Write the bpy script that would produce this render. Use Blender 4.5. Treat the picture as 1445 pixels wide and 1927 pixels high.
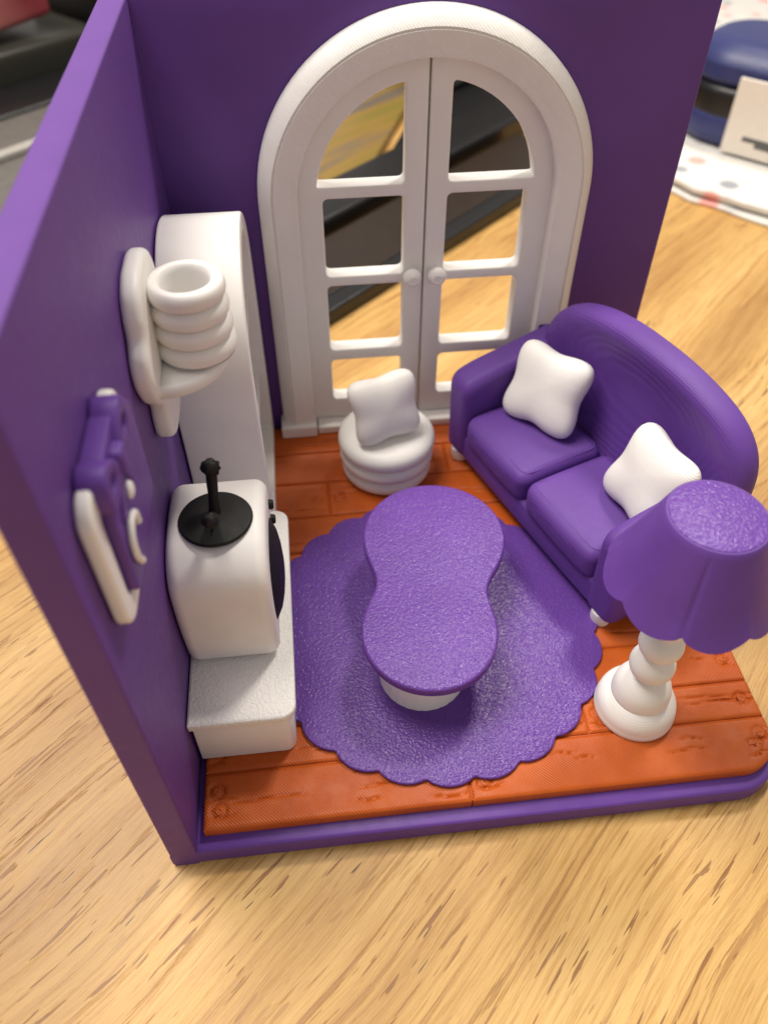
import bpy, bmesh, math, random
import numpy as np
from mathutils import Vector, Matrix, noise

# ------------------------------------------------------------------ scene, camera, light
# one Blender unit is one centimetre: the whole room box is about 10 cm wide
for o in list(bpy.data.objects): bpy.data.objects.remove(o)
sc = bpy.context.scene
COL = sc.collection
sc.unit_settings.system = 'METRIC'; sc.unit_settings.scale_length = 0.01

CAM = (2.409, -15.06, 13.369); PITCH, YAW, FPX = 0.81651, 0.11312, 1502.4
cd = bpy.data.cameras.new('camera'); cam = bpy.data.objects.new('camera', cd); COL.objects.link(cam)
fw = Vector((math.sin(YAW)*math.cos(PITCH), math.cos(YAW)*math.cos(PITCH), -math.sin(PITCH)))
ri = Vector((math.cos(YAW), -math.sin(YAW), 0)); up = ri.cross(fw)
M = Matrix((ri, up, -fw)).transposed().to_4x4(); M.translation = Vector(CAM); cam.matrix_world = M
cd.sensor_fit = 'VERTICAL'; cd.sensor_height = 36; cd.lens = FPX/1927*36
cd.clip_start = 0.1; cd.clip_end = 1000
cd.dof.use_dof = True; cd.dof.focus_distance = 13.3; cd.dof.aperture_fstop = 0.185
sc.camera = cam

w = bpy.data.worlds.new('World'); sc.world = w; w.use_nodes = True
bg = w.node_tree.nodes['Background']; bg.inputs[0].default_value = (1.0, 0.93, 0.87, 1); bg.inputs[1].default_value = 0.47

def area(name, loc, target, size, power, col):
    l = bpy.data.lights.new(name, 'AREA'); l.shape = 'DISK'; l.size = size; l.energy = power; l.color = col
    o = bpy.data.objects.new(name, l); COL.objects.link(o); o.location = loc
    o.rotation_euler = (Vector(target)-Vector(loc)).to_track_quat('-Z', 'Y').to_euler(); return o
area('ceiling_lamp_light', (-17, 6, 62), (5, -4, 0), 34, 51000, (1.0, 0.935, 0.85))
area('ceiling_lamp_light', (25, 21, 56), (5, -4, 0), 10, 21000, (1.0, 0.925, 0.83))

vs = sc.view_settings; vs.view_transform = 'Standard'; vs.look = 'None'; vs.exposure = 0; vs.gamma = 1; vs.use_curve_mapping = False

# ------------------------------------------------------------------ materials
MAT = {}
class NT:
    def __init__(s, name):
        m = bpy.data.materials.new(name); m.use_nodes = True; s.m = m; s.t = m.node_tree
        s.b = s.t.nodes['Principled BSDF']; MAT[name] = m
    def n(s, typ, **kw):
        x = s.t.nodes.new(typ)
        for k, v in kw.items():
            if k.startswith('i_'):
                key = k[2:]; key = int(key) if key.isdigit() else key
                x.inputs[key].default_value = v
            else: setattr(x, k, v)
        return x
    def l(s, a, b): s.t.links.new(a, b)
    def coord(s, scale=(1, 1, 1), rot=(0, 0, 0)):
        tc = s.n('ShaderNodeTexCoord'); mp = s.n('ShaderNodeMapping')
        mp.inputs['Scale'].default_value = scale; mp.inputs['Rotation'].default_value = rot
        s.l(tc.outputs['Object'], mp.inputs['Vector']); return mp.outputs[0]
    def noise(s, vec, scale, detail=2, rough=.5, dist=0):
        x = s.n('ShaderNodeTexNoise'); x.inputs['Scale'].default_value = scale; x.inputs['Detail'].default_value = detail
        x.inputs['Roughness'].default_value = rough; x.inputs['Distortion'].default_value = dist
        s.l(vec, x.inputs['Vector']); return x.outputs['Fac']
    def math(s, op, a, b=None, clamp=False):
        x = s.n('ShaderNodeMath', operation=op, use_clamp=clamp)
        for i, v in enumerate((a, b)):
            if v is None: continue
            if isinstance(v, (int, float)): x.inputs[i].default_value = v
            else: s.l(v, x.inputs[i])
        return x.outputs[0]
    def ramp(s, fac, stops):
        x = s.n('ShaderNodeValToRGB'); e = x.color_ramp.elements
        while len(e) < len(stops): e.new(0.5)
        for k, (p, c) in enumerate(stops):
            e[k].position = p; e[k].color = (*c, 1) if len(c) == 3 else c
        s.l(fac, x.inputs[0]); return x.outputs[0]
    def mix(s, fac, a, b, typ='MIX'):
        x = s.n('ShaderNodeMix', data_type='RGBA', blend_type=typ)
        for i, v in ((0, fac), (6, a), (7, b)):
            if isinstance(v, (int, float)): x.inputs[i].default_value = v
            elif isinstance(v, tuple): x.inputs[i].default_value = (*v, 1)
            else: s.l(v, x.inputs[i])
        return x.outputs[2]
    def bump(s, h, dist, strength=1.0, prev=None):
        x = s.n('ShaderNodeBump'); x.inputs['Distance'].default_value = dist; x.inputs['Strength'].default_value = strength
        s.l(h, x.inputs['Height'])
        if prev is not None: s.l(prev, x.inputs['Normal'])
        return x.outputs[0]
    def fin(s, col=None, rough=.5, normal=None, spec=.5, sss=0):
        if col is not None:
            if isinstance(col, tuple): s.b.inputs['Base Color'].default_value = (*col, 1)
            else: s.l(col, s.b.inputs['Base Color'])
        if isinstance(rough, (int, float)): s.b.inputs['Roughness'].default_value = rough
        else: s.l(rough, s.b.inputs['Roughness'])
        if normal is not None: s.l(normal, s.b.inputs['Normal'])
        s.b.inputs['Specular IOR Level'].default_value = spec
        return s.m

def pla(name, col, axis='z', layer=.028, ldist=.004, rough=.45, mode='layer', var=.06, coarse=.004, sa=1.0, na=2.2):
    """printed plastic: filament layer lines along an axis, or the pebbled texture of the print plate"""
    m = NT(name); v = m.coord()
    big = m.noise(v, 1.1, 3)
    lo = tuple(max(0, c*(1-var)) for c in col); hi = tuple(min(1, c*(1+var)) for c in col)
    colr = m.ramp(big, [(.3, lo), (.7, hi)])
    nrm = None
    sx = m.n('ShaderNodeSeparateXYZ'); m.l(v, sx.inputs[0])
    if mode in ('layer', 'infill'):
        if mode == 'layer': co = sx.outputs['XYZ'.index(axis.upper())]
        else: co = m.math('ADD', sx.outputs[0], sx.outputs[2])
        wob = m.math('MULTIPLY', m.noise(v, 3.0, 2), layer*.6)
        co = m.math('ADD', co, wob)
        ph = m.math('MULTIPLY', co, 2*math.pi/layer)
        h = m.math('SINE', ph)
        # single layers sit prouder than others
        lay = m.n('ShaderNodeTexNoise', noise_dimensions='1D'); lay.inputs['Scale'].default_value = .23/layer; lay.inputs['Detail'].default_value = 3
        m.l(co, lay.inputs['W'])
        h = m.math('ADD', m.math('MULTIPLY', h, sa), m.math('MULTIPLY', lay.outputs[0], na))
        nrm = m.bump(h, ldist*layer/(2*math.pi))
        nrm = m.bump(m.noise(v, 2.2, 3), coarse*1.5, 1, nrm)
        r = m.math('ADD', m.math('MULTIPLY', m.noise(v, 6, 3), .2), rough-.1)
    else:
        vo = m.n('ShaderNodeTexVoronoi', feature='SMOOTH_F1'); vo.inputs['Scale'].default_value = 18; vo.inputs['Smoothness'].default_value = .6; m.l(v, vo.inputs['Vector'])
        peb = m.math('ADD', m.math('MULTIPLY', vo.outputs['Distance'], -1), m.math('MULTIPLY', m.noise(v, 26.0, 1), .7))
        nrm = m.bump(peb, .0085)
        nrm = m.bump(m.noise(v, 32.0, 1), .0105, 1, nrm)
        r = m.math('ADD', m.math('MULTIPLY', m.noise(v, 9, 3), .2), rough-.1)
    return m.fin(colr, r, nrm, spec=.32 if mode != 'pei' else .30)

PUR = (.120, .046, .278); WHI = (.82, .80, .77); BLK = (.005, .005, .005)
pla('purple_wall', (.120, .047, .248), 'z', .026, .05, .5, var=.04)
pla('purple_base', PUR, 'z', .055, .22, .45)
pla('purple_sofa', PUR, 'y', .024, .42, .5, var=.05, coarse=.001, na=.6)
pla('purple_soft', PUR, 'z', .03, .06, .45)
pla('purple_plate', (.132, .051, .300), mode='pei', rough=.25)
pla('purple_rug', PUR, mode='pei', rough=.25)
pla('white_layer', WHI, 'z', .026, .06, .48, var=.02)
pla('white_layer_x', WHI, 'x', .04, .10, .48, var=.03, sa=.25, na=2.6)
pla('white_layer_y', WHI, 'y', .038, .24, .48, var=.02, sa=.9, na=2.2)
pla('white_infill', WHI, layer=.06, ldist=.12, rough=.45, mode='infill', var=.02, coarse=.010)
pla('white_smooth', WHI, 'z', .03, .04, .42, var=.02)
pla('white_turned', WHI, 'z', .04, .11, .45, var=.02, coarse=.002, na=1.0)
pla('white_plate', WHI, mode='pei', rough=.4, var=.02)
pla('black_print', BLK, 'z', .03, .12, .6)
pla('black_screen', (.004, .004, .004), 'z', .03, .05, .55)

def floor_mat():
    m = NT('orange_print'); v = m.coord()
    big = m.noise(v, .9, 4, .6)
    col = m.ramp(big, [(.3, (.41, .070, .0055)), (.7, (.52, .102, .009))])
    sx = m.n('ShaderNodeSeparateXYZ'); m.l(v, sx.inputs[0])
    oi = m.n('ShaderNodeObjectInfo'); sg = m.math('SUBTRACT', m.math('MULTIPLY', m.math('GREATER_THAN', oi.outputs['Random'], .5), 2), 1)
    co = m.math('ADD', sx.outputs[0], m.math('MULTIPLY', sx.outputs[1], sg))
    co = m.math('ADD', co, m.math('MULTIPLY', m.noise(v, 1.5, 2), .03))
    h = m.math('SINE', m.math('MULTIPLY', co, 2*math.pi/.056))
    nz = m.noise(v, 2.5, 3)
    h = m.math('MULTIPLY', h, m.math('MULTIPLY', nz, 1.6))
    n1 = m.bump(h, .0030); n1 = m.bump(m.noise(v, 5, 4), .006, 1, n1)
    return m.fin(col, m.math('ADD', m.math('MULTIPLY', nz, .25), .33), n1, spec=.35)
floor_mat()

GRAIN = math.radians(43)
def wood_mat():
    m = NT('oak_table'); tc = m.n('ShaderNodeTexCoord')
    rot = m.n('ShaderNodeMapping'); rot.inputs['Rotation'].default_value = (0, 0, -GRAIN); m.l(tc.outputs['Object'], rot.inputs[0])
    # gentle waviness of the grain
    wv = m.n('ShaderNodeTexNoise'); wv.inputs['Scale'].default_value = .12; wv.inputs['Detail'].default_value = 2; m.l(rot.outputs[0], wv.inputs['Vector'])
    off = m.n('ShaderNodeVectorMath', operation='MULTIPLY'); m.l(wv.outputs['Color'], off.inputs[0]); off.inputs[1].default_value = (0, 1.3, 0)
    add = m.n('ShaderNodeVectorMath', operation='ADD'); m.l(rot.outputs[0], add.inputs[0]); m.l(off.outputs[0], add.inputs[1])
    def st(sx, sy, off=0):
        mp = m.n('ShaderNodeMapping'); mp.inputs['Scale'].default_value = (sx, sy, 1); mp.inputs['Location'].default_value = (off, off*1.7, 0)
        m.l(add.outputs[0], mp.inputs[0]); return mp.outputs[0]
    board = m.ramp(m.noise(st(.05, .45), 1, 3, .55), [(.30, (.37, .190, .052)), (.5, (.55, .330, .103)), (.70, (.69, .455, .172))])
    fib = m.noise(st(.4, 11, 3), 1, 6, .7)
    c = m.mix(m.ramp(fib, [(.36, (1,)*3), (.54, (0,)*3)]), board, m.mix(1.0, board, (.80, .70, .58), 'MULTIPLY'))
    band = m.ramp(m.noise(st(.05, 1.0, 7), 1, 3), [(.42, (0,)*3), (.62, (1,)*3)])
    s1 = m.ramp(m.noise(st(.17, 7.0, 11), 1, 5, .65), [(.57, (0,)*3), (.595, (1,)*3)])
    s1 = m.math('MULTIPLY', s1, m.math('ADD', m.math('MULTIPLY', band, .75), .25))
    c = m.mix(m.math('MULTIPLY', s1, .62), c, (.27, .105, .024))
    s2 = m.ramp(m.noise(st(.85, 11, 23), 1, 2, .5), [(.635, (0,)*3), (.65, (1,)*3)])
    band2 = m.ramp(m.noise(st(.06, .55, 31), 1, 3), [(.44, (0,)*3), (.58, (1,)*3)])
    s2 = m.math('MULTIPLY', s2, m.math('ADD', m.math('MULTIPLY', band2, .85), .15))
    c = m.mix(m.math('MULTIPLY', s2, .85), c, (.21, .080, .018))
    s3 = m.ramp(m.noise(st(.8, 9, 41), 1, 2, .5), [(.735, (0,)*3), (.75, (1,)*3)])
    c = m.mix(m.math('MULTIPLY', s3, .9), c, (.035, .020, .012))
    s4 = m.ramp(m.noise(st(1.6, 26, 57), 1, 2, .5), [(.60, (0,)*3), (.63, (1,)*3)])
    c = m.mix(m.math('MULTIPLY', s4, .25), c, (.26, .11, .03))
    nrm = m.bump(m.math('ADD', m.math('MULTIPLY', s1, -1), m.math('MULTIPLY', s2, -1)), .004)
    nrm = m.bump(m.noise(st(3, 30, 5), 1, 3), .006, 1, nrm)
    r = m.math('ADD', m.math('MULTIPLY', fib, .15), .38)
    return m.fin(c, r, nrm)
wood_mat()

def simple(name, col, rough=.5, noise_scale=3, var=.1, **kw):
    m = NT(name); v = m.coord(); f = m.noise(v, noise_scale, 3)
    c = m.ramp(f, [(.3, tuple(x*(1-var) for x in col)), (.7, tuple(min(1, x*(1+var)) for x in col))])
    n = m.bump(m.noise(v, noise_scale*4, 3), .01)
    return m.fin(c, rough, n, **kw)
simple('matte_black', (.006, .006, .007), .35)
simple('dark_brown', (.020, .011, .006), .30)
simple('dark_grey', (.16, .16, .15), .45)
simple('light_grey', (.36, .34, .31), .35)
simple('silver', (.12, .11, .10), .4)
simple('blue_case', (.026, .034, .135), .4, var=.05)
simple('tag_white', (.72, .66, .58), .6, var=.03)
simple('ink_grey', (.10, .10, .10), .7)
def towel_mat():
    m = NT('paper_towel'); v = m.coord()
    vo = m.n('ShaderNodeTexVoronoi'); vo.inputs['Scale'].default_value = .75; m.l(v, vo.inputs['Vector'])
    spot = m.ramp(vo.outputs['Distance'], [(.20, (1,)*3), (.32, (0,)*3)])
    hue = m.ramp(vo.outputs['Color'], [(0, (.80, .30, .26)), (.45, (.80, .30, .26)), (.5, (.20, .22, .27)), (.8, (.20, .22, .27)), (.85, (.78, .76, .72))])
    c = m.mix(m.math('MULTIPLY', spot, .8), (.70, .68, .64), hue)
    n = m.bump(m.noise(v, 1.5, 4), .12)
    return m.fin(c, .85, n)
towel_mat()
def streak_mat(name, a, b, c3, rot, sy):
    m = NT(name); v = m.coord((.08, sy, .08), rot); f = m.noise(v, 1, 3, .6)
    return m.fin(m.ramp(f, [(.33, a), (.48, b), (.62, c3)]), .4)
streak_mat('yellow_packet', (.17, .14, .025), (.25, .15, .03), (.12, .10, .08), (0, 0, -.44), 1.0)
streak_mat('pink_paper', (.36, .02, .06), (.20, .02, .04), (.40, .16, .15), (0, 0, 0), 2.6)
def clear_mat():
    m = NT('smoky_plastic')
    m.b.inputs['Transmission Weight'].default_value = .25; m.b.inputs['IOR'].default_value = 1.3
    return m.fin((.040, .040, .033), .25)
clear_mat()

# ------------------------------------------------------------------ mesh helpers
def mk(verts, faces, name='m', sharp=35):
    me = bpy.data.meshes.new(name); me.from_pydata([tuple(map(float, v)) for v in verts], [], faces); me.validate()
    bm = bmesh.new(); bm.from_mesh(me); bmesh.ops.recalc_face_normals(bm, faces=bm.faces); bm.to_mesh(me); bm.free()
    smooth(me, sharp); return me
def smooth(me, sharp=35):
    me.shade_smooth(); me.set_sharp_from_angle(angle=math.radians(sharp)); return me
def from_bm(bm, sharp=35, name='m'):
    bmesh.ops.recalc_face_normals(bm, faces=bm.faces)
    me = bpy.data.meshes.new(name); bm.to_mesh(me); bm.free(); return smooth(me, sharp)
def join(*mes, sharp=35):
    bm = bmesh.new()
    for m in mes: bm.from_mesh(m)
    return from_bm(bm, sharp)
def tf(me, mat): me.transform(mat); return me
def mv(me, x, y, z): return tf(me, Matrix.Translation((x, y, z)))
PLANE = {'xy': Matrix.Identity(4),                                            # (a,b,depth) -> (x,y,z)
         'xz': Matrix(((1,0,0,0),(0,0,1,0),(0,1,0,0),(0,0,0,1))),             # a->x, b->z, depth->y
         'yz': Matrix(((0,0,1,0),(1,0,0,0),(0,1,0,0),(0,0,0,1)))}             # a->y, b->z, depth->x
def area2(l): return .5*sum(l[i][0]*l[(i+1)%len(l)][1]-l[(i+1)%len(l)][0]*l[i][1] for i in range(len(l)))
def prism(outer, holes=(), d0=0., d1=1., bevel=0., seg=3, plane='xy', sharp=35, bfront=True, bback=True):
    """extruded outline with holes; rounded rims"""
    loops = [list(outer) if area2(outer) > 0 else list(outer)[::-1]] + [list(h) if area2(h) < 0 else list(h)[::-1] for h in holes]
    prof = []
    if bevel > 0:
        s = [(bevel*(1-math.sin(a)), bevel*(1-math.cos(a))) for a in [math.pi/2*k/seg for k in range(seg+1)]]
        if bback: prof += [(i, d0+dd) for i, dd in s]
        else: prof += [(0, d0)]
        if bfront: prof += [(i, d1-dd) for i, dd in s[::-1]]
        else: prof += [(0, d1)]
    else: prof = [(0, d0), (0, d1)]
    bm = bmesh.new(); caps = ([], [])
    for L in loops:
        n = len(L); N = []
        for i in range(n):
            p0, p1, p2 = Vector(L[i-1]), Vector(L[i]), Vector(L[(i+1) % n])
            a = (p1-p0).normalized(); b = (p2-p1).normalized(); t = Vector((-a.y-b.y, a.x+b.x))
            t = t.normalized() if t.length > 1e-6 else Vector((-a.y, a.x))
            k = max(.45, t.dot(Vector((-a.y, a.x)))); N.append(t/k)
        rings = [[bm.verts.new((L[i][0]+N[i].x*ins, L[i][1]+N[i].y*ins, d)) for i in range(n)] for ins, d in prof]
        for r0, r1 in zip(rings, rings[1:]):
            for i in range(n): bm.faces.new((r0[i], r0[(i+1) % n], r1[(i+1) % n], r1[i]))
        for c, r in ((0, rings[0]), (1, rings[-1])):
            caps[c].extend(bm.edges.get((r[i], r[(i+1) % n])) for i in range(n))
    for c in caps: bmesh.ops.triangle_fill(bm, use_beauty=True, use_dissolve=False, edges=c)
    return tf(from_bm(bm, sharp), PLANE[plane])
def rrect(x0, x1, y0, y1, r, seg=6):
    r = r if isinstance(r, (tuple, list)) else (r,)*4
    out = []
    for (cx, cy, a0, rr) in ((x1, y0, -90, r[0]), (x1, y1, 0, r[1]), (x0, y1, 90, r[2]), (x0, y0, 180, r[3])):
        sx = 1 if cx == x1 else -1; sy = 1 if cy == y1 else -1
        if rr <= 0: out.append((cx, cy)); continue
        for k in range(seg+1):
            a = math.radians(a0+90*k/seg); out.append((cx-sx*rr+rr*math.cos(a), cy-sy*rr+rr*math.sin(a)))
    return out
def rpoly(pts, r, seg=6):
    out = []; n = len(pts)
    for i in range(n):
        p0, p1, p2 = Vector(pts[i-1]), Vector(pts[i]), Vector(pts[(i+1) % n]); rr = r[i] if isinstance(r, (list, tuple)) else r
        if rr <= 0: out.append(tuple(p1)); continue
        a = (p0-p1); b = (p2-p1); k = min(rr, a.length*.49, b.length*.49); A = p1+a.normalized()*k; B = p1+b.normalized()*k
        for j in range(seg+1):
            t = j/seg; out.append(tuple((1-t)**2*A+2*t*(1-t)*p1+t*t*B))
    return out
def catmull(pts, n=8, closed=True):
    P = [np.array(p, float) for p in pts]; N = len(P); out = []
    rng = range(N) if closed else range(N-1)
    for i in rng:
        g = (lambda k: P[k % N]) if closed else (lambda k: P[min(max(k, 0), N-1)])
        p0, p1, p2, p3 = g(i-1), g(i), g(i+1), g(i+2)
        for j in range(n):
            t = j/n
            out.append(tuple(.5*(2*p1+(p2-p0)*t+(2*p0-5*p1+4*p2-p3)*t*t+(-p0+3*p1-3*p2+p3)*t**3)))
    if not closed: out.append(tuple(P[-1]))
    return out
def rbox(x0, x1, y0, y1, z0, z1, r=.1, n=5, m=6, fn=None, sharp=60):
    """rounded box on a graded grid; fn(p, unit) may push points about"""
    h = np.array([(x1-x0)/2, (y1-y0)/2, (z1-z0)/2]); c = np.array([(x0+x1)/2, (y0+y1)/2, (z0+z1)/2]); r = min(r, *h*.999)
    def ax(H):
        e = [H-r+r*math.sin(math.pi/4*k/n)/math.sin(math.pi/4) for k in range(n+1)]
        e = [H-r+r*math.tan(math.pi/4*k/n) for k in range(n+1)]
        mid = list(np.linspace(-(H-r), H-r, m+1))[1:-1] if H-r > 1e-4 else []
        return [-x for x in e[::-1]]+mid+e
    A = [ax(v) for v in h]; V = {}; vs = []; fs = []
    def vid(p):
        k = tuple(round(float(x), 6) for x in p)
        if k not in V:
            q = np.clip(p, -(h-r), h-r); d = np.array(p)-q; L = np.linalg.norm(d)
            o = q+(d/L*r if L > 1e-9 else 0)
            if fn is not None: o = np.array(fn(o.copy(), o/h))
            V[k] = len(vs); vs.append(o+c)
        return V[k]
    for a in range(3):
        b, d = (a+1) % 3, (a+2) % 3
        for s in (-1, 1):
            for i in range(len(A[b])-1):
                for j in range(len(A[d])-1):
                    f = []
                    for ii, jj in ((i, j), (i+1, j), (i+1, j+1), (i, j+1)):
                        p = [0, 0, 0]; p[a] = s*h[a]; p[b] = A[b][ii]; p[d] = A[d][jj]; f.append(vid(np.array(p)))
                    if len(set(f)) == 4: fs.append(f)
    return mk(vs, fs, sharp=sharp)
def lathe(prof, n=64, fn=None, sharp=40):
    vs = []; fs = []; m = len(prof)
    for j, (r, z) in enumerate(prof):
        for i in range(n):
            a = 2*math.pi*i/n; rr, zz = (r, z) if fn is None else fn(r, z, a, j)
            vs.append((rr*math.cos(a), rr*math.sin(a), zz))
    for j in range(m-1):
        for i in range(n): fs.append((j*n+i, j*n+(i+1) % n, (j+1)*n+(i+1) % n, (j+1)*n+i))
    if prof[0][0] > 1e-5: fs.append(tuple(range(n))[::-1])
    if prof[-1][0] > 1e-5: fs.append(tuple((m-1)*n+i for i in range(n)))
    me = mk(vs, fs, sharp=sharp)
    bm = bmesh.new(); bm.from_mesh(me); bmesh.ops.remove_doubles(bm, verts=bm.verts, dist=1e-5); return from_bm(bm, sharp)
def tube(path, rad, n=10, cap=True):
    P = [Vector(p) for p in path]; vs = []; fs = []; R = rad if isinstance(rad, (list, tuple)) else [rad]*len(P)
    up_ = Vector((0.13, .21, .97))
    for i, p in enumerate(P):
        t = (P[min(i+1, len(P)-1)]-P[max(i-1, 0)]).normalized(); a = t.cross(up_)
        if a.length < 1e-3: a = t.cross(Vector((1, 0, 0)))
        a.normalize(); b = t.cross(a)
        for k in range(n):
            q = 2*math.pi*k/n; vs.append(p+R[i]*(math.cos(q)*a+math.sin(q)*b))
    for i in range(len(P)-1):
        for k in range(n): fs.append((i*n+k, i*n+(k+1) % n, (i+1)*n+(k+1) % n, (i+1)*n+k))
    if cap: fs += [tuple(range(n))[::-1], tuple((len(P)-1)*n+k for k in range(n))]
    return mk(vs, fs, sharp=50)
def blob(rx, ry, rz, n=20, fn=None):
    bm = bmesh.new(); bmesh.ops.create_uvsphere(bm, u_segments=n*2, v_segments=n, radius=1)
    for v in bm.verts:
        p = v.co.copy()
        if fn: p = Vector(fn(p))
        v.co = Vector((p.x*rx, p.y*ry, p.z*rz))
    return from_bm(bm, 180)
def puff(outline, front, back, center=None, sharp=60):
    """closed cushion-like body: outline in (a,b); front/back are lists of (rho, height) from the rim inwards; depth axis is third"""
    n = len(outline); c = Vector(center) if center else sum((Vector(p) for p in outline), Vector((0, 0)))/n
    rings = back[::-1]+front if abs(back[0][0]-front[0][0]) > 1e-6 or abs(back[0][1]-front[0][1]) > 1e-6 else back[::-1]+front[1:]
    vs = []; fs = []
    def ring(rho, d):
        s = len(vs)
        for p in outline:
            q = c+(Vector(p)-c)*rho; vs.append((q.x, q.y, d))
        return s
    st = []
    for rho, d in rings: st.append(ring(max(rho, 1e-4), d))
    for a, b in zip(st, st[1:]):
        for i in range(n): fs.append((a+i, a+(i+1) % n, b+(i+1) % n, b+i))
    fs.append(tuple(st[0]+i for i in range(n))[::-1]); fs.append(tuple(st[-1]+i for i in range(n)))
    me = mk(vs, fs, sharp=sharp); return me

def T(name, label, cat, loc=(0, 0, 0), rz=0., group=None):
    o = bpy.data.objects.new(name, None); COL.objects.link(o); o.empty_display_size = .5
    o.location = loc; o.rotation_euler = (0, 0, rz); o['label'] = label; o['category'] = cat
    if group: o['group'] = group
    return o
def tag(o, label, cat, group=None):
    o['label'] = label; o['category'] = cat
    if group: o['group'] = group
    return o
def ob(name, me, mat, parent=None, world=False, label=None):
    o = bpy.data.objects.new(name, me); COL.objects.link(o); me.name = name
    me.materials.clear(); me.materials.append(MAT[mat])
    if parent is not None:
        o.parent = parent
        if world:
            L = Vector(parent.location); q = parent.parent
            while q is not None: L += Vector(q.location); q = q.parent
            me.transform(Matrix.Translation(-L))
    if label: o['label'] = label
    return o
def struct(o): o['kind'] = 'structure'; return o

# ------------------------------------------------------------------ table top
def at_table(s, o, z=0.): return (.73*s-.683*o, .683*s+.73*o, z)
tbl = ob('table', mv(prism(rrect(-75, 75, -55, 55, 3), (), -2.5, 0, .3, 3), 5, 12, 0), 'oak_table'); struct(tbl)

# ------------------------------------------------------------------ the room box
H = 9.75; TW = .44; B = .43; D = 10.02; CXD = 4.93
room = T('room_box', 'purple 3D printed room box with a base and two walls', 'diorama', (5, -5, 0))
ob('base', prism(rrect(-TW, 9.97, -D, .44, (.95, 0, 0, 0), 14), (), 0, B-.002, .06, 3), 'purple_base', room, True)
ob('side_wall', prism(rpoly([(-D-.004, .002), (.002, .002), (.002, H), (-D-.004, H)], 0), (), -TW-.004, 0, .05, 3, 'yz'), 'purple_wall', room, True)
def arch(cx, cz, r, z0, n=40):
    return [(cx+r*math.cos(math.pi*k/n), cz+r*math.sin(math.pi*k/n)) for k in range(n+1)]+[(cx-r, z0), (cx+r, z0)]
ob('back_wall', prism([(-TW-.002, .003), (9.99, .003), (9.99, H+.003), (-TW-.002, H+.003)], [arch(CXD, 6.25, 2.62, .66)], 0.003, .44, .05, 3, 'xz'), 'purple_wall', room, True)

# ------------------------------------------------------------------ printed plank floor
random.seed(4)
FX0, FX1, FZ = .12, 9.84, .66
floor = T('floor_panel', 'orange printed plank floor panel laid in the purple base', 'floor', (5, -5, B))
seams = [-9.79, -8.83, -8.1, -7.15, -6.15, -5.15, -4.15, -3.15, -2.1, -1.1, -.12]
ob('backing', prism(rrect(FX0+.02, FX1-.02, -9.75, -.10, (.7, .05, .05, .12)), (), B+.002, FZ-.05, .02, 2), 'orange_print', floor, True)
joints = [4.47, 6.7, 2.9, 5.6, 3.5, 6.2, 4.4, 2.6, 5.4, 3.7]
def plank(x0, x1, y0, y1, nails, rad, hi=True):
    px, py = x1-x0, y1-y0; st = .034 if hi else .12
    xs = np.concatenate([x0+np.array([0, .006, .018, .034, .055]), np.linspace(x0+.09, x1-.09, max(4, int(px/st))), x1-np.array([.055, .034, .018, .006, 0])])
    ys = np.concatenate([y0+np.array([0, .006, .018, .034, .055]), np.linspace(y0+.09, y1-.09, max(4, int(py/st))), y1-np.array([.055, .034, .018, .006, 0])])
    X, Y = np.meshgrid(xs, ys, indexing='ij'); Z = np.full_like(X, FZ)
    e = np.minimum(np.minimum(X-x0, x1-X), np.minimum(Y-y0, y1-Y))
    Z -= np.where(e < .06, .035*(1-np.clip(e/.06, 0, 1))**2, 0)
    rng = np.random.RandomState(int(abs(x0*131+y0*977)) % 99991)
    # cracks run along the plank: long ones from the ends, short ones in the field
    cr = []
    for endx, sgn in ((x0, 1), (x1, -1)):
        for k in range(3):
            yy = y0+py*rng.uniform(.12, .88); cr.append((endx+sgn*.03, endx+sgn*rng.uniform(.25, .75), yy, rng.uniform(.012, .024)))
    for k in range(int(px*1.1)):
        a = rng.uniform(x0+.2, x1-.8); cr.append((a, a+rng.uniform(.3, 1.5), y0+py*rng.uniform(.12, .88), rng.uniform(.010, .02)))
    if hi:
        for a, b, yy, wd in cr:
            a, b = min(a, b), max(a, b); t = np.clip((X-a)/(b-a), 0, 1); ins = ((X >= a) & (X <= b))
            yc = yy+.02*np.sin(6*t+yy*9); g = np.exp(-((Y-yc)/wd)**2)*np.sin(np.pi*np.clip(t, .08, .92))**.5
            Z -= np.where(ins, .036*g, 0)
        for nx, ny in nails:
            dr = np.hypot(X-nx, Y-ny); Z -= .034*np.exp(-((dr-.115)/.024)**2)+.02*np.exp(-((dr-.04)/.02)**2)
        Z += .004*np.sin(X*9+Y*4)*np.cos(X*3.1)
    if rad > 0:   # rounded outer corner: pull the far corner points in
        cx, cy = x1-rad, y0+rad; m = (X > cx) & (Y < cy); dx = (X-cx)/rad; dy = (cy-Y)/rad
        L = np.hypot(dx, dy); mx = np.maximum(dx, dy); f = np.where(m & (L > 1e-6), mx/np.maximum(L, 1e-6), 1)
        X = np.where(m, cx+(X-cx)*f, X); Y = np.where(m, cy-(cy-Y)*f, Y)
    nx_, ny_ = X.shape; V = np.stack([X, Y, Z], -1).reshape(-1, 3).tolist(); F = []
    for i in range(nx_-1):
        for j in range(ny_-1): F.append((i*ny_+j, (i+1)*ny_+j, (i+1)*ny_+j+1, i*ny_+j+1))
    rim = [i*ny_ for i in range(nx_)]+[(nx_-1)*ny_+j for j in range(1, ny_)]+[i*ny_+ny_-1 for i in range(nx_-2, -1, -1)]+[j for j in range(ny_-2, 0, -1)]
    base = len(V)
    for k in rim: V.append((V[k][0], V[k][1], B+.004))
    for k in range(len(rim)): F.append((rim[k], base+k, base+(k+1) % len(rim), rim[(k+1) % len(rim)]))
    return mk(V, F, sharp=50)
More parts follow.
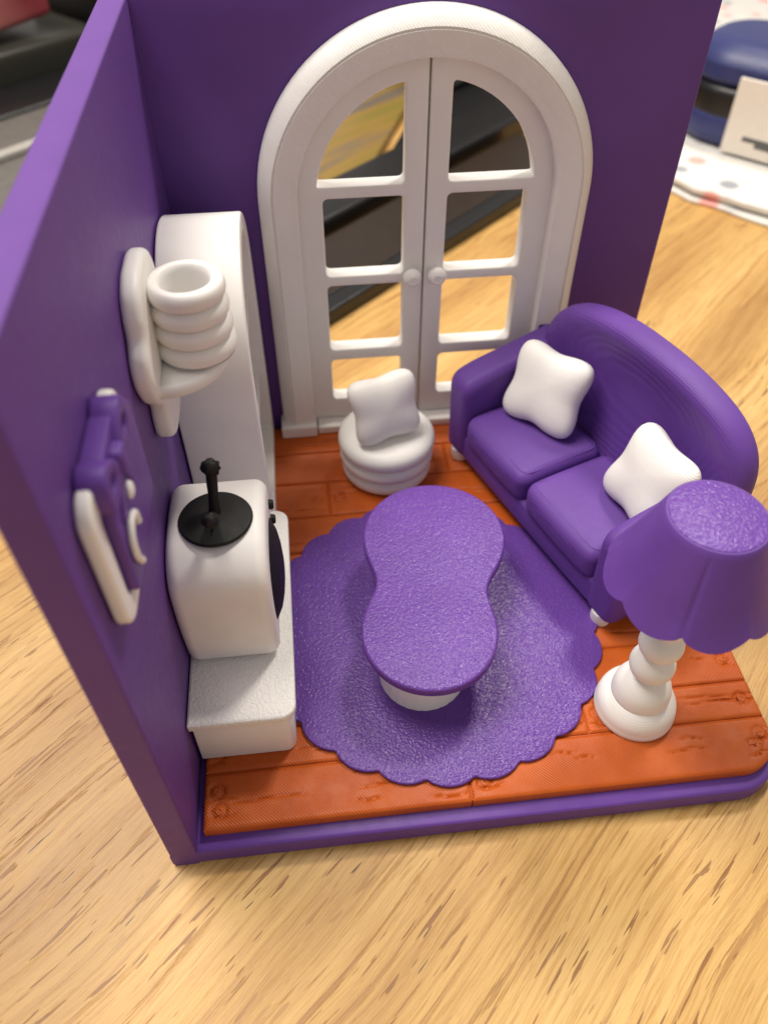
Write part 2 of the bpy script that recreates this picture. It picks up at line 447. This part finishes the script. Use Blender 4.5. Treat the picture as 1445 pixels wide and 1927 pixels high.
for k in range(10):
    y0, y1 = seams[k]+.015, seams[k+1]-.015; j = joints[k]
    for a, b in ((FX0, j-.012), (j+.012, FX1)):
        hi = (k < 3) or (k >= 6 and a < 3) or b > 9
        nl = [(a+.24, (y0+y1)/2), (b-.24, (y0+y1)/2)] if k != 0 else [(a+.24, y0+.3), (b-.3, y0+.42), (a+.2, y1-.3), (b-.2, y1-.3)]
        p = ob('plank', plank(a, b, y0, y1, nl, .7 if (k == 0 and b > 9) else 0, hi), 'orange_print', floor, True)
        if hi:
            for x, y in nl:
                ob('nail', mv(lathe([(.075, -.03), (.075, -.004), (.065, .004), (.03, .006), (.02, -.004), (0, -.006)], 16), x, y, FZ), 'orange_print', p, True)

# ------------------------------------------------------------------ arched double door
door = T('double_door', 'white arched double door with eight open panes and round knobs', 'door', (CXD, -.2, FZ))
def sweep_arch(prof, cz, z0, n=56):
    """prof: (radius, y) closed section swept up the left jamb, round the arch and down the right one"""
    st = [(-1, 0, z0), (-1, 0, (z0+cz)/2)]+[(math.cos(math.pi-math.pi*k/n), math.sin(math.pi-math.pi*k/n), cz) for k in range(n+1)]+[(1, 0, (z0+cz)/2), (1, 0, z0)]
    vs = []; fs = []; m = len(prof)
    for (c, s, z) in st:
        for r, y in prof: vs.append((CXD+r*c, y, z+r*s))
    for i in range(len(st)-1):
        for k in range(m): fs.append((i*m+k, i*m+(k+1) % m, (i+1)*m+(k+1) % m, (i+1)*m+k))
    fs += [tuple(range(m))[::-1], tuple((len(st)-1)*m+k for k in range(m))]
    return mk(vs, fs, sharp=38)
prof = [(2.50, .30), (2.50, -.36), (2.515, -.40), (2.55, -.415), (2.62, -.415), (2.66, -.43), (2.95, -.475), (2.965, -.44), (2.985, -.44), (3.0, -.468), (3.03, -.45), (3.09, -.40), (3.17, -.33), (3.225, -.25), (3.24, -.18), (3.24, -.004), (2.63, -.004), (2.60, .30)]
ob('frame', sweep_arch(prof, 6.28, FZ+.30), 'white_infill', door, True)
for s in (-1, 1):
    cx = CXD+s*2.88
    ob('plinth', rbox(cx-.42, cx+.42, -.56, -.004, FZ, FZ+.33, .05), 'white_smooth', door, True)
ob('threshold', rbox(CXD-2.44, CXD+2.44, -.46, .28, FZ-.002, FZ+.2, .04), 'white_smooth', door, True)
Y0, Y1 = -.12, .26
rows = [(1.42, 2.52), (2.80, 4.40), (4.62, 6.28)]
for s in (-1, 1):
    xi, xo = .018, 2.53
    R = xo; n = 28
    ol = [(xi, FZ+.21), (xo, FZ+.21)]+[(R*math.cos(a), 6.25+R*math.sin(a)) for a in [math.acos(xi/R)*k/n for k in range(n+1)]]
    holes = [rrect(.42, 2.02, z0, z1, .11, 5) for z0, z1 in rows]
    r2 = 2.13; a1 = math.acos(.42/r2)
    tp = [(.42, 6.52), (2.02, 6.52)]+[(r2*math.cos(a), 6.25+r2*math.sin(a)) for a in [.13+(a1-.13)*k/14 for k in range(15)]]
    rad = [.11, .11]+[.03]*14+[.2]
    holes.append(rpoly(tp, rad, 4))
    flip = lambda L: [(CXD+s*x, z) for x, z in L]
    leaf = ob('door_leaf', prism(flip(ol), [flip(h) for h in holes], Y0, Y1, .035, 3, 'xz'), 'white_layer', door, True)
    kn = tf(lathe([(0, 0), (.05, 0), (.05, .08), (.09, .10), (.135, .15), (.14, .20), (.11, .26), (.06, .285), (.05, .275), (.03, .275), (0, .29)], 28), Matrix.Diagonal((1.4, 1.4, 1.3, 1)))
    ob('knob', tf(kn, Matrix.Translation((CXD+s*.26, Y0+.02, 4.62)) @ Matrix.Rotation(math.pi/2, 4, 'X')), 'white_smooth', leaf, True)

# ------------------------------------------------------------------ arched bookcase in the corner
bc = T('arched_bookcase', 'tall white arched bookcase standing in the corner behind the television', 'bookcase', (.75, -2.02, FZ))
def archyz(hw, cz, z0, n=36): return [(-2.02+hw*math.cos(math.pi*k/n), cz+hw*math.sin(math.pi*k/n)) for k in range(n+1)]+[(-2.02-hw, z0), (-2.02+hw, z0)]
ob('case', prism(archyz(1.97, 4.88, FZ), [archyz(1.66, 4.86, FZ+.3)], .03, 1.43, .05, 4, 'yz'), 'white_layer_x', bc, True)
ob('back_panel', prism(archyz(1.70, 4.86, FZ+.26), (), .10, .22, 0, 1, 'yz'), 'white_layer', bc, True)
for z in (2.4, 4.3): ob('shelf', rbox(.2, 1.28, -3.70, -.34, z, z+.18, .03), 'white_smooth', bc, True)

# ------------------------------------------------------------------ television stand and television
con = T('tv_stand', 'low white tv stand with rounded corners against the side wall', 'tv stand', (.85, -6.35, FZ))
ob('cabinet', prism(rrect(.06, 1.66, -8.56, -4.16, (.18, .18, .03, .03)), (), FZ, 1.78, .03, 2), 'white_layer', con, True)
ob('top', prism(rrect(.015, 1.74, -8.64, -4.08, (.26, .26, .04, .04), 8), (), 1.76, 1.93, .045, 4), 'white_plate', con, True)

tv = T('television', 'boxy white retro television with round black antenna base on the tv stand', 'television', (.78, -6.48, 1.93))
def tvbulge(p, u):
    # sides swell a little, the back is drawn in toward the wall
    k = 1+.03*(1-u[2]**2); p[1] *= k; p[2] *= 1+.025*(1-u[1]**2)
    return p
tvp = [(-7.45+.0, 1.94), (-5.52, 1.94), (-5.52, 4.28), (-7.45, 4.28)]
ob('cabinet', prism(rpoly(catmull([(-7.36, 1.98), (-6.48, 1.935), (-5.50, 1.98), (-5.32, 2.25), (-5.30, 3.1), (-5.36, 3.95), (-5.72, 4.30), (-6.48, 4.40), (-7.12, 4.30), (-7.52, 3.9), (-7.59, 3.1), (-7.52, 2.25)], 8), 0), (), .02, 1.54, .20, 7, 'yz'), 'white_layer_x', tv, True)
scr_o = [(-6.55+.78*math.copysign(abs(math.cos(a))**.75, math.cos(a)), 3.12+.80*math.copysign(abs(math.sin(a))**.75, math.sin(a))) for a in [2*math.pi*k/48 for k in range(48)]]
ob('screen', tf(puff(scr_o, [(1, 1.52), (.98, 1.545), (.9, 1.58), (.75, 1.64), (.5, 1.69), (.25, 1.715), (0, 1.72)], [(1, 1.49), (.9, 1.46), (0, 1.46)]), PLANE['yz']), 'black_screen', tv, True)
for z in (3.78, 3.42):
    k = lathe([(.0, -.02), (.085, -.02), (.085, .09), (.07, .12), (0, .12)], 18)
    ob('knob', tf(k, Matrix.Translation((1.50, -5.72, z)) @ Matrix.Rotation(math.pi/2, 4, 'Y')), 'black_print', tv, True)
ab = lathe([(.56, 0), (.57, .03), (.55, .06), (.45, .085), (.25, .11), (0, .12)], 40)
anb = ob('antenna_base', mv(ab, .79, -6.55, 4.385), 'black_print', tv, True)
def rod(p0, p1, r, rb):
    p0, p1 = Vector(p0), Vector(p1); d = (p1-p0).normalized(); pts = [p0.lerp(p1, t) for t in (0, .25, .5, .75, 1)]
    rr = [r*1.15, r, r*.95, r*1.05, r]
    a = tube(pts, rr, 10); b = mv(blob(rb*1.15, rb*1.15, rb, 10, lambda p: p*(1+.30*noise.noise(p*2.3+Vector((3, 1, 0))))), *(p1+d*rb*.4)); return join(a, b, sharp=60)
ob('antenna_rod', rod((.79, -6.5, 4.48), (.83, -6.28, 5.18), .082, .125), 'black_print', tv, True)
ob('antenna_rod', rod((.77, -6.58, 4.5), (.80, -7.0, 4.86), .075, .11), 'black_print', tv, True)

# ------------------------------------------------------------------ wall bracket with ribbed pot, picture frame
wb = T('wall_bracket', 'white wall shelf with wavy back plate on the purple side wall', 'wall shelf', (.1, -4.95, 4.9))
half = [(0, 5.12), (.38, 5.15), (.64, 5.34), (.66, 5.62), (.62, 5.90), (.94, 6.22), (1.14, 6.62), (1.08, 6.98), (.88, 7.22), (.80, 7.48), (.62, 7.74), (.3, 7.87), (0, 7.88)]
ol = [(-4.98-a, z) for a, z in half]+[(-4.98+a, z) for a, z in half[::-1][1:-1]]
ob('back_plate', prism(catmull(ol, 6), (), .01, .30, .11, 5, 'yz'), 'white_smooth', wb, True)
sh = [(.25, -5.9), (.55, -5.86), (.85, -5.72), (1.10, -5.45), (1.22, -5.15), (1.22, -4.75), (1.10, -4.4), (.9, -4.15), (.6, -4.02), (.25, -4.0)]
ob('shelf', prism(catmull(sh, 5, False), (), 6.20, 6.42, .09, 4), 'white_smooth', wb, True)
pot = []
zz = 6.43
pot = [(0, zz), (.50, zz), (.56, zz+.03)]
for k in range(4):
    c = zz+.165+.292*k; rr = (.52, .50, .485, .475)[k]
    for j in range(9):
        a = -math.pi/2+math.pi*(j+.5)/9; pot.append((rr-.03+.105*math.cos(a), c+.148*math.sin(a)))
top = zz+.165+.292*3
for j in range(7):
    a = math.pi/2+ (math.pi/2)*(j+.5)/7; pot.append((.425+.09*math.cos(a), top+.148*math.sin(a)))
pot += [(.32, top-.1), (.31, top-.7), (0, top-.72)]
pt = ob('ribbed_pot', mv(lathe(pot, 48, sharp=70), 0, 0, -6.43), 'white_smooth'); pt.location = (.80, -5.0, 6.43)
tag(pt, 'white ribbed round pot standing on the wall shelf', 'pot')

pf = T('picture_frame', 'white framed purple plaque with a purple bow on the side wall', 'picture frame', (.1, -8.5, 5.72))
fo = rrect(-9.72, -7.35, 5.84, 8.0, .36, 8); fi = rrect(-9.40, -7.67, 6.16, 7.68, .18, 6)
ob('border', prism(fo, [fi], .008, .22, .06, 4, 'yz'), 'white_smooth', pf, True)
ob('panel', prism(rrect(-9.30, -7.3, 6.10, 7.70, .16, 6), (), .012, .32, .04, 3, 'yz'), 'purple_soft', pf, True)
bow = []
def lump(y, z, x, ry, rz_, rx, rot=0):
    b = blob(rx, ry, rz_, 12, lambda p: p*(1+.26*noise.noise(p*2.2+Vector((y, z, 3)))))
    return tf(b, Matrix.Translation((x, y, z)) @ Matrix.Rotation(rot, 4, 'X'))
def loop(sg): return [(-8.56+sg*a, z) for a, z in ((.08, 7.72), (.30, 7.98), (.58, 8.12), (.80, 8.02), (.84, 7.76), (.74, 7.52), (.50, 7.50), (.25, 7.60))]
def tail(sg): return [(-8.56+sg*a, z) for a, z in ((.05, 7.66), (.22, 7.62), (.52, 7.12), (.40, 7.14), (.30, 7.04), (.10, 7.4))]
bowp = []
for sg in (-1, 1):
    bowp.append(prism(catmull(loop(sg), 5), [[(-8.56+sg*(.52+.15*math.cos(q)), 7.80+.11*math.sin(q)) for q in [2*math.pi*k/14 for k in range(14)]]], .0, .40, .05, 3, 'yz'))
    bowp.append(prism(rpoly(tail(sg), .04, 3), (), .1, .37, .03, 3, 'yz'))
bowp.append(prism(rrect(-8.72, -8.40, 7.55, 7.90, .1), (), .0, .46, .06, 3, 'yz'))
bowp.append(prism(rrect(-9.25, -7.9, 7.56, 8.04, .1), (), .0, .3, .03, 3, 'yz'))
ob('bow', join(*bowp), 'purple_soft', pf, True)
ob('curl', tube(catmull([(.37, -8.62, 6.72), (.38, -8.70, 6.95), (.38, -8.92, 7.02), (.38, -9.08, 6.88), (.38, -9.10, 6.6), (.37, -8.95, 6.35)], 5, False), .052, 8), 'white_smooth', pf, True)
pf.scale = (.82, .90, .93)
ob('dot', mv(blob(.06, .11, .12, 10), .37, -8.55, 7.2), 'white_smooth', pf, True)

# ------------------------------------------------------------------ rug, coffee table
RUGZ = FZ+.012
n = 24*14; rl = []
for k in range(n):
    a = 2*math.pi*k/n; ph = ((math.degrees(a)+70) % 15)/15      # 0 at a valley
    r = 3.085+.15*math.sin(math.pi*ph)**.62; rl.append((r*math.cos(a), r*math.sin(a)))
rug = ob('scalloped_rug', prism(rl, (), 0, .07, .025, 3), 'purple_rug'); rug.location = (4.3, -6.3, RUGZ); rug.rotation_euler = (0, 0, 0)
tag(rug, 'round purple rug with scalloped edge under the coffee table', 'rug')

ct = T('coffee_table', 'purple peanut shaped coffee table with white ribbed base', 'coffee table', (4.25, -6.2, RUGZ+.07))
L1, L2 = (4.08, -7.30, 1.16), (4.50, -5.09, 1.34)
def peanut(k1, scale=1., n=150, rib=0, nr=0):
    cx, cy = 4.27, -6.2; out = []
    for i in range(n):
        a = 2*math.pi*i/n; lo, hi = 0, 4
        for _ in range(40):
            m = (lo+hi)/2; x = cx+m*math.cos(a); y = cy+m*math.sin(a)
            f = sum(math.exp(-k1*(math.hypot(x-c[0], y-c[1])-c[2]*scale)) for c in (L1, L2))
            lo, hi = (m, hi) if f > 1 else (lo, m)
        out.append((cx+lo*math.cos(a), cy+lo*math.sin(a)))
    if rib:
        # even ribs along the outline length
        P = np.array(out); seg = np.linalg.norm(np.roll(P, -1, 0)-P, axis=1); s = np.concatenate([[0], np.cumsum(seg)]); tot = s[-1]; res = []
        for j in range(nr*6):
            t = tot*j/(nr*6); i = min(np.searchsorted(s, t, 'right')-1, len(P)-1); f = (t-s[i])/seg[i]
            p = P[i]*(1-f)+P[(i+1) % len(P)]*f; d = P[(i+1) % len(P)]-P[i]; nn = np.array([d[1], -d[0]])/np.linalg.norm(d)
            res.append(tuple(p+nn*rib*abs(math.sin(math.pi*j/6))))
        return res
    return out
ob('table_top', prism(peanut(2.65), (), 1.76, 1.97, .055, 5), 'purple_plate', ct, True)
ob('pedestal', prism([(x-.10, y-.05) for x, y in peanut(2.6, .66, 160, .006, 64)], (), RUGZ+.07, 1.765, 0, 1, sharp=50), 'white_layer', ct, True)

# ------------------------------------------------------------------ sofa
PH = -math.atan2(.934, .356)      # local x runs along the seat toward the camera, local y toward the backrest
sofa = T('sofa', 'purple two seat sofa with camel back and white feet', 'sofa', (5.45, -1.48, FZ), PH)
def sl(me): return mv(me, 0, 0, -FZ)
def railbulge(p, u):
    if u[1] < -.9: p[1] -= .035*(1-u[0]**2)*(1-u[2]**2)+.03*sum(math.exp(-((u[0]-c)/.22)**2-(u[2]/.55)**2) for c in (-.5, .5))
    return p
ob('frame', sl(rbox(.35, 5.35, .06, 2.2, .9, 1.62, .14, 5, 24, railbulge)), 'purple_sofa', sofa)
def armm(u0, u1):
    pr = rpoly([(.0, .93), (2.35, .93), (2.45, 3.5), (1.3, 3.28), (.6, 3.17), (-.06, 2.98)], [.2, .1, .1, .5, .5, .42], 10)
    me = prism(pr, (), u0, u1, .22, 7, 'yz', 60)
    return me
ob('armrest', sl(armm(-.15, .62)), 'purple_sofa', sofa)
ob('armrest', sl(armm(5.08, 5.85)), 'purple_sofa', sofa)
bo = catmull([(.12, 1.2), (2.85, 1.15), (5.58, 1.2), (5.72, 2.2), (5.74, 3.3), (5.62, 3.95), (5.28, 4.38), (4.7, 4.66), (3.8, 4.82), (2.9, 4.86), (2.0, 4.82), (1.15, 4.66), (.5, 4.36), (.1, 3.9), (-.02, 3.3), (0.02, 2.2)], 8)
fr = [(1, .0), (.993, -.12), (.975, -.21), (.945, -.28), (.90, -.31), (.85, -.305), (.79, -.28), (.72, -.245), (.63, -.205), (.52, -.165), (.4, -.135), (.25, -.115), (.1, -.107), (0, -.105)]
bk = [(1, .0), (.993, .12), (.975, .2), (.94, .27), (.88, .31), (.7, .33), (.4, .34), (0, .34)]
# local axes: outline a -> x, b -> z, depth -> y (front is -y); leans back a little
bme = tf(puff(bo, fr, bk, (2.85, 3.1)), PLANE['xz'])
bme = tf(bme, Matrix.Translation((.20, 2.28, 0)) @ Matrix(((1, 0, 0, 0), (0, 1, .09, -.27), (0, 0, 1, 0), (0, 0, 0, 1))))
ob('backrest', sl(bme), 'purple_sofa', sofa)
def cush(p, u):
    p[2] += .06*(1-u[0]**2)*(1-u[1]**2) if u[2] > 0 else 0
    if u[1] < 0: p[1] -= .07*(1-u[0]**2)*(1-u[2]**2)
    # the front edge droops a little
    p[2] -= .06*max(0, -u[1]-.4)
    return p
for a, b in ((.60, 2.83), (2.87, 5.10)):
    c = ob('seat_cushion', sl(rbox(a, b, -.02, 2.0, 1.5, 2.27, .24, 6, 12, cush)), 'purple_sofa', sofa)
    hw = (b-a)/2; cx = (a+b)/2
    ring = [(cx+x, y, 0) for x, y in rrect(-hw+.12, hw-.12, .11, 1.9, .16, 6)]
    def topz(x, y):
        ux = (x-cx)/hw; uy = (y-.99)/1.01; return 2.255+.06*(1-ux*ux)*(1-uy*uy)-.06*max(0, -uy-.4)-.012
    P = [(x, y, topz(x, y)) for x, y, _ in ring]; P.append(P[0])
    ob('piping', sl(tube(P, .015, 6, False)), 'purple_sofa', c)
for u, v in ((.22, .2), (5.46, .2), (.3, 2.1), (5.4, 2.1)):
    ob('foot', mv(lathe([(.13, 0), (.18, .02), (.21, .14), (.21, .33), (0, .33)], 24), u, v, .0), 'white_smooth', sofa)

# ------------------------------------------------------------------ throw pillows
def pillow_mesh(sx, sy, t, seed=0):
    n = 72; ol = []
    for i in range(n):
        a = 2*math.pi*i/n
        c, s = math.cos(a), math.sin(a)
        sq = 1/((abs(c)**5.5+abs(s)**5.5)**(1/5.5))                 # rounded square
        pinch = 1-.10*(math.cos(2*a)**2)**1.2
        r = sq*pinch; ol.append((r*c*sx, r*s*sy))
    prof = [(1, 0), (.992, .17), (.97, .33), (.93, .48), (.87, .61), (.78, .74), (.63, .87), (.44, .95), (.22, .99), (0, 1)]
    me = puff(ol, [(r, h*t) for r, h in prof], [(r, -h*t) for r, h in prof], (0, 0), 180)
    for v in me.vertices:
        p = v.co; d = noise.noise(Vector((p.x*1.3+seed, p.y*1.3, p.z))); p.z += .05*d*t*2; p.x += .03*d; p.y += .02*noise.noise(p*2+Vector((seed, 0, 0)))
    return me
def pillow(label, loc, U, N, size, t, seed, mat):
    """U: pillow's width direction, N: its face normal (towards viewer)"""
    N = Vector(N).normalized(); U = Vector(U); U = (U-N*U.dot(N)).normalized(); Vv = N.cross(U)
    o = ob('throw_pillow', pillow_mesh(size, size, t, seed), mat)
    m = Matrix((U, Vv, N)).transposed().to_4x4(); m.translation = Vector(loc); o.matrix_world = m
    return tag(o, label, 'pillow', 'white throw pillows')
def SP(u, v, z): return (5.5+.356*u+.934*v, -1.6-.934*u+.356*v, z)
UU = Vector((.356, -.934, 0)); VV = Vector((.934, .356, 0)); ZZ = Vector((0, 0, 1))
pillow('white puffy throw pillow on the far sofa cushion against the backrest', SP(1.36, 1.33, 3.10), UU+.16*ZZ, -VV+.45*ZZ+.38*UU, .86, .34, 1.3, 'white_layer_y')
pillow('white puffy throw pillow on the near sofa cushion behind the lamp shade', SP(4.42, 1.45, 3.10), UU-.12*ZZ+.1*VV, -VV+.42*ZZ-.1*UU, .85, .34, 7.7, 'white_layer_y')
pillow('white puffy throw pillow standing on the round white pouf', (3.90, -2.02, 2.62), Vector((1, .35, .05)), Vector((.28, -1, .30)), .75, .31, 4.1, 'white_layer_y')

# ------------------------------------------------------------------ pouf
pf2 = T('pouf', 'round white pouf of stacked rings in front of the door', 'pouf', (3.97, -1.80, FZ))
def ringp(r, z0, z1, k=10):
    c = (z0+z1)/2; h = (z1-z0)/2
    return [(0, z0), (r-.2, z0)]+[(r-.2+.2*math.cos(a)**.8, c+h*math.sin(a)) for a in [-math.pi/2+math.pi*(j+.5)/k for j in range(k)]]+[(r-.2, z1), (0, z1)]
ob('base_ring', lathe(ringp(1.00, 0, .40), 64, sharp=60), 'white_smooth', pf2)
ob('middle_ring', lathe(ringp(1.04, .37, .76), 64, sharp=60), 'white_smooth', pf2)
ob('seat', lathe([(0, .72), (.86, .72), (.98, .76), (1.05, .85), (1.07, .95), (1.05, 1.06), (.98, 1.14), (.88, 1.19), (.7, 1.21), (.4, 1.22), (0, 1.22)], 64, sharp=70), 'white_smooth', pf2)

# ------------------------------------------------------------------ floor lamp
lp = T('floor_lamp', 'floor lamp with white turned base and purple scalloped shade', 'lamp', (7.62, -8.40, FZ))
dome = [(0, 0), (.68, 0), (.70, .03), (.70, .10), (.685, .16), (.685, .18)]+[(.685*math.cos(a)**.75, .18+.47*math.sin(a)) for a in [math.pi/2*k/10 for k in range(1, 9)]]+[(0, .58)]
ob('foot', lathe(dome, 64, sharp=50), 'white_turned', lp)
ob('collar', lathe([(0, .50), (.47, .50), (.50, .54), (.495, .62)]+[(.495*math.cos(a)**.9, .62+.50*math.sin(a)) for a in [math.pi/2*k/10 for k in range(1, 10)]]+[(0, 1.12)], 64, sharp=50), 'white_turned', lp)
for c, r in ((1.40, .375), (1.99, .36), (2.54, .32)):
    ob('ball', mv(lathe([(r*math.cos(a), r*.92*math.sin(a)) for a in [-math.pi/2+math.pi*k/24 for k in range(25)]], 48, sharp=180), 0, 0, c), 'white_turned', lp)
ob('stem', lathe([(0, 2.3), (.2, 2.3), (.2, 4.6), (0, 4.6)], 24), 'white_turned', lp)
ZB, ZT = 4.40-FZ, 5.62-FZ; NP = 8; PHS = math.radians(-118)
def shade_fn(r, z, a, j):
    ph = ((a-PHS)/(2*math.pi/NP)) % 1.0; w_ = abs(math.sin(math.pi*ph))
    t = (ZT-z)/(ZT-ZB)
    if t > .001: r = r*(1-.03*math.exp(-((a-PHS+math.pi) % (2*math.pi)-math.pi)**2/.0011)*min(1, t*4))
    if t > .6: z -= .19*(w_**.75)*(t-.6)/.4; r += .03*w_*(t-.6)/.4
    return r, z
sp = []
for k in range(15):
    t = 1-k/14; sp.append((.685+.42*t**.95+.10*t**4, ZT-(ZT-ZB)*t))
inner = [(r-.07, z) for r, z in sp[::-1] if z < ZT-.15]
prof_s = inner[::-1][:0]+[(0, ZT-.2)]+inner+sp+[(.66, ZT+.02), (0.3, ZT+.022), (0, ZT+.022)]
ob('lamp_shade', lathe(prof_s[:-3]+[(.672, ZT+.012)], 224, shade_fn, sharp=40), 'purple_soft', lp)
ob('shade_top', lathe([(0, ZT-.06), (.64, ZT-.06), (.655, ZT+.0), (.645, ZT+.025), (.62, ZT+.032), (0, ZT+.032)], 64), 'purple_plate', lp)

# ------------------------------------------------------------------ blurred things on the table behind
def slab(name, s0, s1, o0, o1, z0, z1, mat, r=.15, parent=None, label=None, cat=None, tilt=0):
    me = rbox(-(s1-s0)/2, (s1-s0)/2, -(o1-o0)/2, (o1-o0)/2, 0, z1-z0, r, 3, 3)
    o = ob(name, me, mat, parent); o.location = at_table((s0+s1)/2, (o0+o1)/2, z0); o.rotation_euler = (0, 0, math.atan2(.683, .73))
    if label: tag(o, label, cat)
    return o
tray = T('tray', 'long black tray with dark brown top behind the arched door', 'tray', at_table(12, 3.3, 0), math.atan2(.683, .73))
ob('rim', rbox(-9, 8, -1.75, 1.4, 0, .5, .1), 'matte_black', tray)
ob('surface', rbox(-8.8, 7.8, -1.15, 1.3, .35, .54, .04), 'dark_brown', tray)
def poly_slab(name, pts, z0, z1, mat, label, cat, r=.1):
    cs = sum(p[0] for p in pts)/len(pts); co = sum(p[1] for p in pts)/len(pts)
    o = ob(name, prism(rpoly([(p[0]-cs, p[1]-co) for p in pts], .3, 4), (), 0, z1-z0, r, 3), mat)
    o.location = at_table(cs, co, z0); o.rotation_euler = (0, 0, math.atan2(.683, .73)); return tag(o, label, cat)
slab('black_box', 6, 24, 5.0, 7.0, 0, .85, 'matte_black', .15, None, 'low black box directly behind the brown tray', 'box')
poly_slab('magazine', [(9.5, 7.15), (13.9, 7.2), (24.0, 12.3), (21, 19), (8.5, 13)], 0, .35, 'yellow_packet', 'yellow and grey striped magazine seen through the left upper door pane', 'magazine')
poly_slab('black_mat', [(14.6, 7.1), (24.4, 12.0), (29, 12.0), (29, 7.1)], 0, .3, 'matte_black', 'flat black mat beside the yellow magazine', 'mat', .05)
slab('grey_bin', 22.2, 31, 9.6, 15, .31, 7, 'dark_grey', .4, None, 'dark grey bin seen through the right upper door pane', 'bin')
slab('grey_slab', -14, 10, 13.0, 20.4, 0, .9, 'silver', .12, None, 'grey slab on the table left of the room box', 'slab')
slab('metal_strip', -14, 10, 16.8, 17.3, .903, 1.15, 'light_grey', .06, None, 'thin pale strip lying on the grey slab', 'strip')
slab('black_slab', -14, 24, 20.6, 23.4, 0, .95, 'matte_black', .15, None, 'glossy black slab in front of the grey bin at upper left', 'slab')
slab('shallow_bin', -8, 14.2, 23.7, 31, 0, 2.1, 'smoky_plastic', .3, None, 'smoky grey plastic bin at the upper left corner', 'bin')
slab('black_case', 14.6, 26, 23.9, 30, 0, 3.5, 'matte_black', .3, None, 'black case beside the smoky grey bin', 'case')
pk = ob('pink_packet', rbox(-8, 5.0, -2.6, 2.6, 0, 1.6, .3, 3, 4), 'pink_paper'); pk.location = at_table(7.6, 27.0, 2.4); pk.rotation_euler = (0, -.07, math.atan2(.683, .73))
tag(pk, 'pink striped packet lying on the smoky grey bin', 'packet')

# paper towel with a blue case
tw_o = [(15.6, 14.2), (15.9, 12.6), (16.55, 11.5), (17.0, 11.0), (19.0, 8.8), (24, 4.0), (44, 24), (30, 44), (18, 30), (16.5, 22)]
def towel(z, t, inset, seed):
    pts = []
    for i, p in enumerate(tw_o):
        q = tw_o[(i+1) % len(tw_o)]; k = max(2, int(math.hypot(q[0]-p[0], q[1]-p[1])/.5))
        pts += [(p[0]+(q[0]-p[0])*j/k, p[1]+(q[1]-p[1])*j/k) for j in range(k)]
    out = []
    for x, y in pts:
        d = .22*noise.noise(Vector((x*.7, y*.7, seed))); cx, cy = 27, 22; L = math.hypot(x-cx, y-cy); out.append((cx+(x-cx)*(1-(inset+d)/L), cy+(y-cy)*(1-(inset+d)/L)))
    return prism(out, (), z, z+t, .05, 3)
two = ob('paper_towel', mv(join(towel(0, .14, 0, 1.), towel(.145, .14, .35, 5.), towel(.29, .2, .15, 9.)), -24, -20, 0), 'paper_towel'); two.location = (24, 20, .004)
tag(two, 'folded white paper towel with pink and grey specks', 'paper towel')
bc2 = T('blue_case', 'rounded blue and black case with a white tag on the paper towel', 'case', (21.6, 14.9, .51), math.radians(-46))
def caseb(z0, z1, hx, hy, r): return prism(rrect(-hx, hx, -hy, hy, 2.1, 12), (), z0, z1, r, 7, 'xy', 60)
ob('lower_shell', caseb(0, 1.5, 4.3, 2.4, .6), 'blue_case', bc2)
ob('band', caseb(.8, 2.2, 4.26, 2.36, .4), 'matte_black', bc2)
ob('upper_shell', caseb(1.75, 3.5, 4.3, 2.4, 1.1), 'blue_case', bc2)
tg = ob('tag', rbox(-1.6, 3.2, -2.66, -2.54, .1, 2.7, .05), 'tag_white', bc2)
for k, (a, b, z) in enumerate(((-.9, .9, 1.15), (-.4, 2.4, 1.0), (.2, 2.6, 2.8))): ob('print_line', rbox(a, b, -2.675, -2.658, z-.5, z-.34, .005), 'ink_grey', tg)
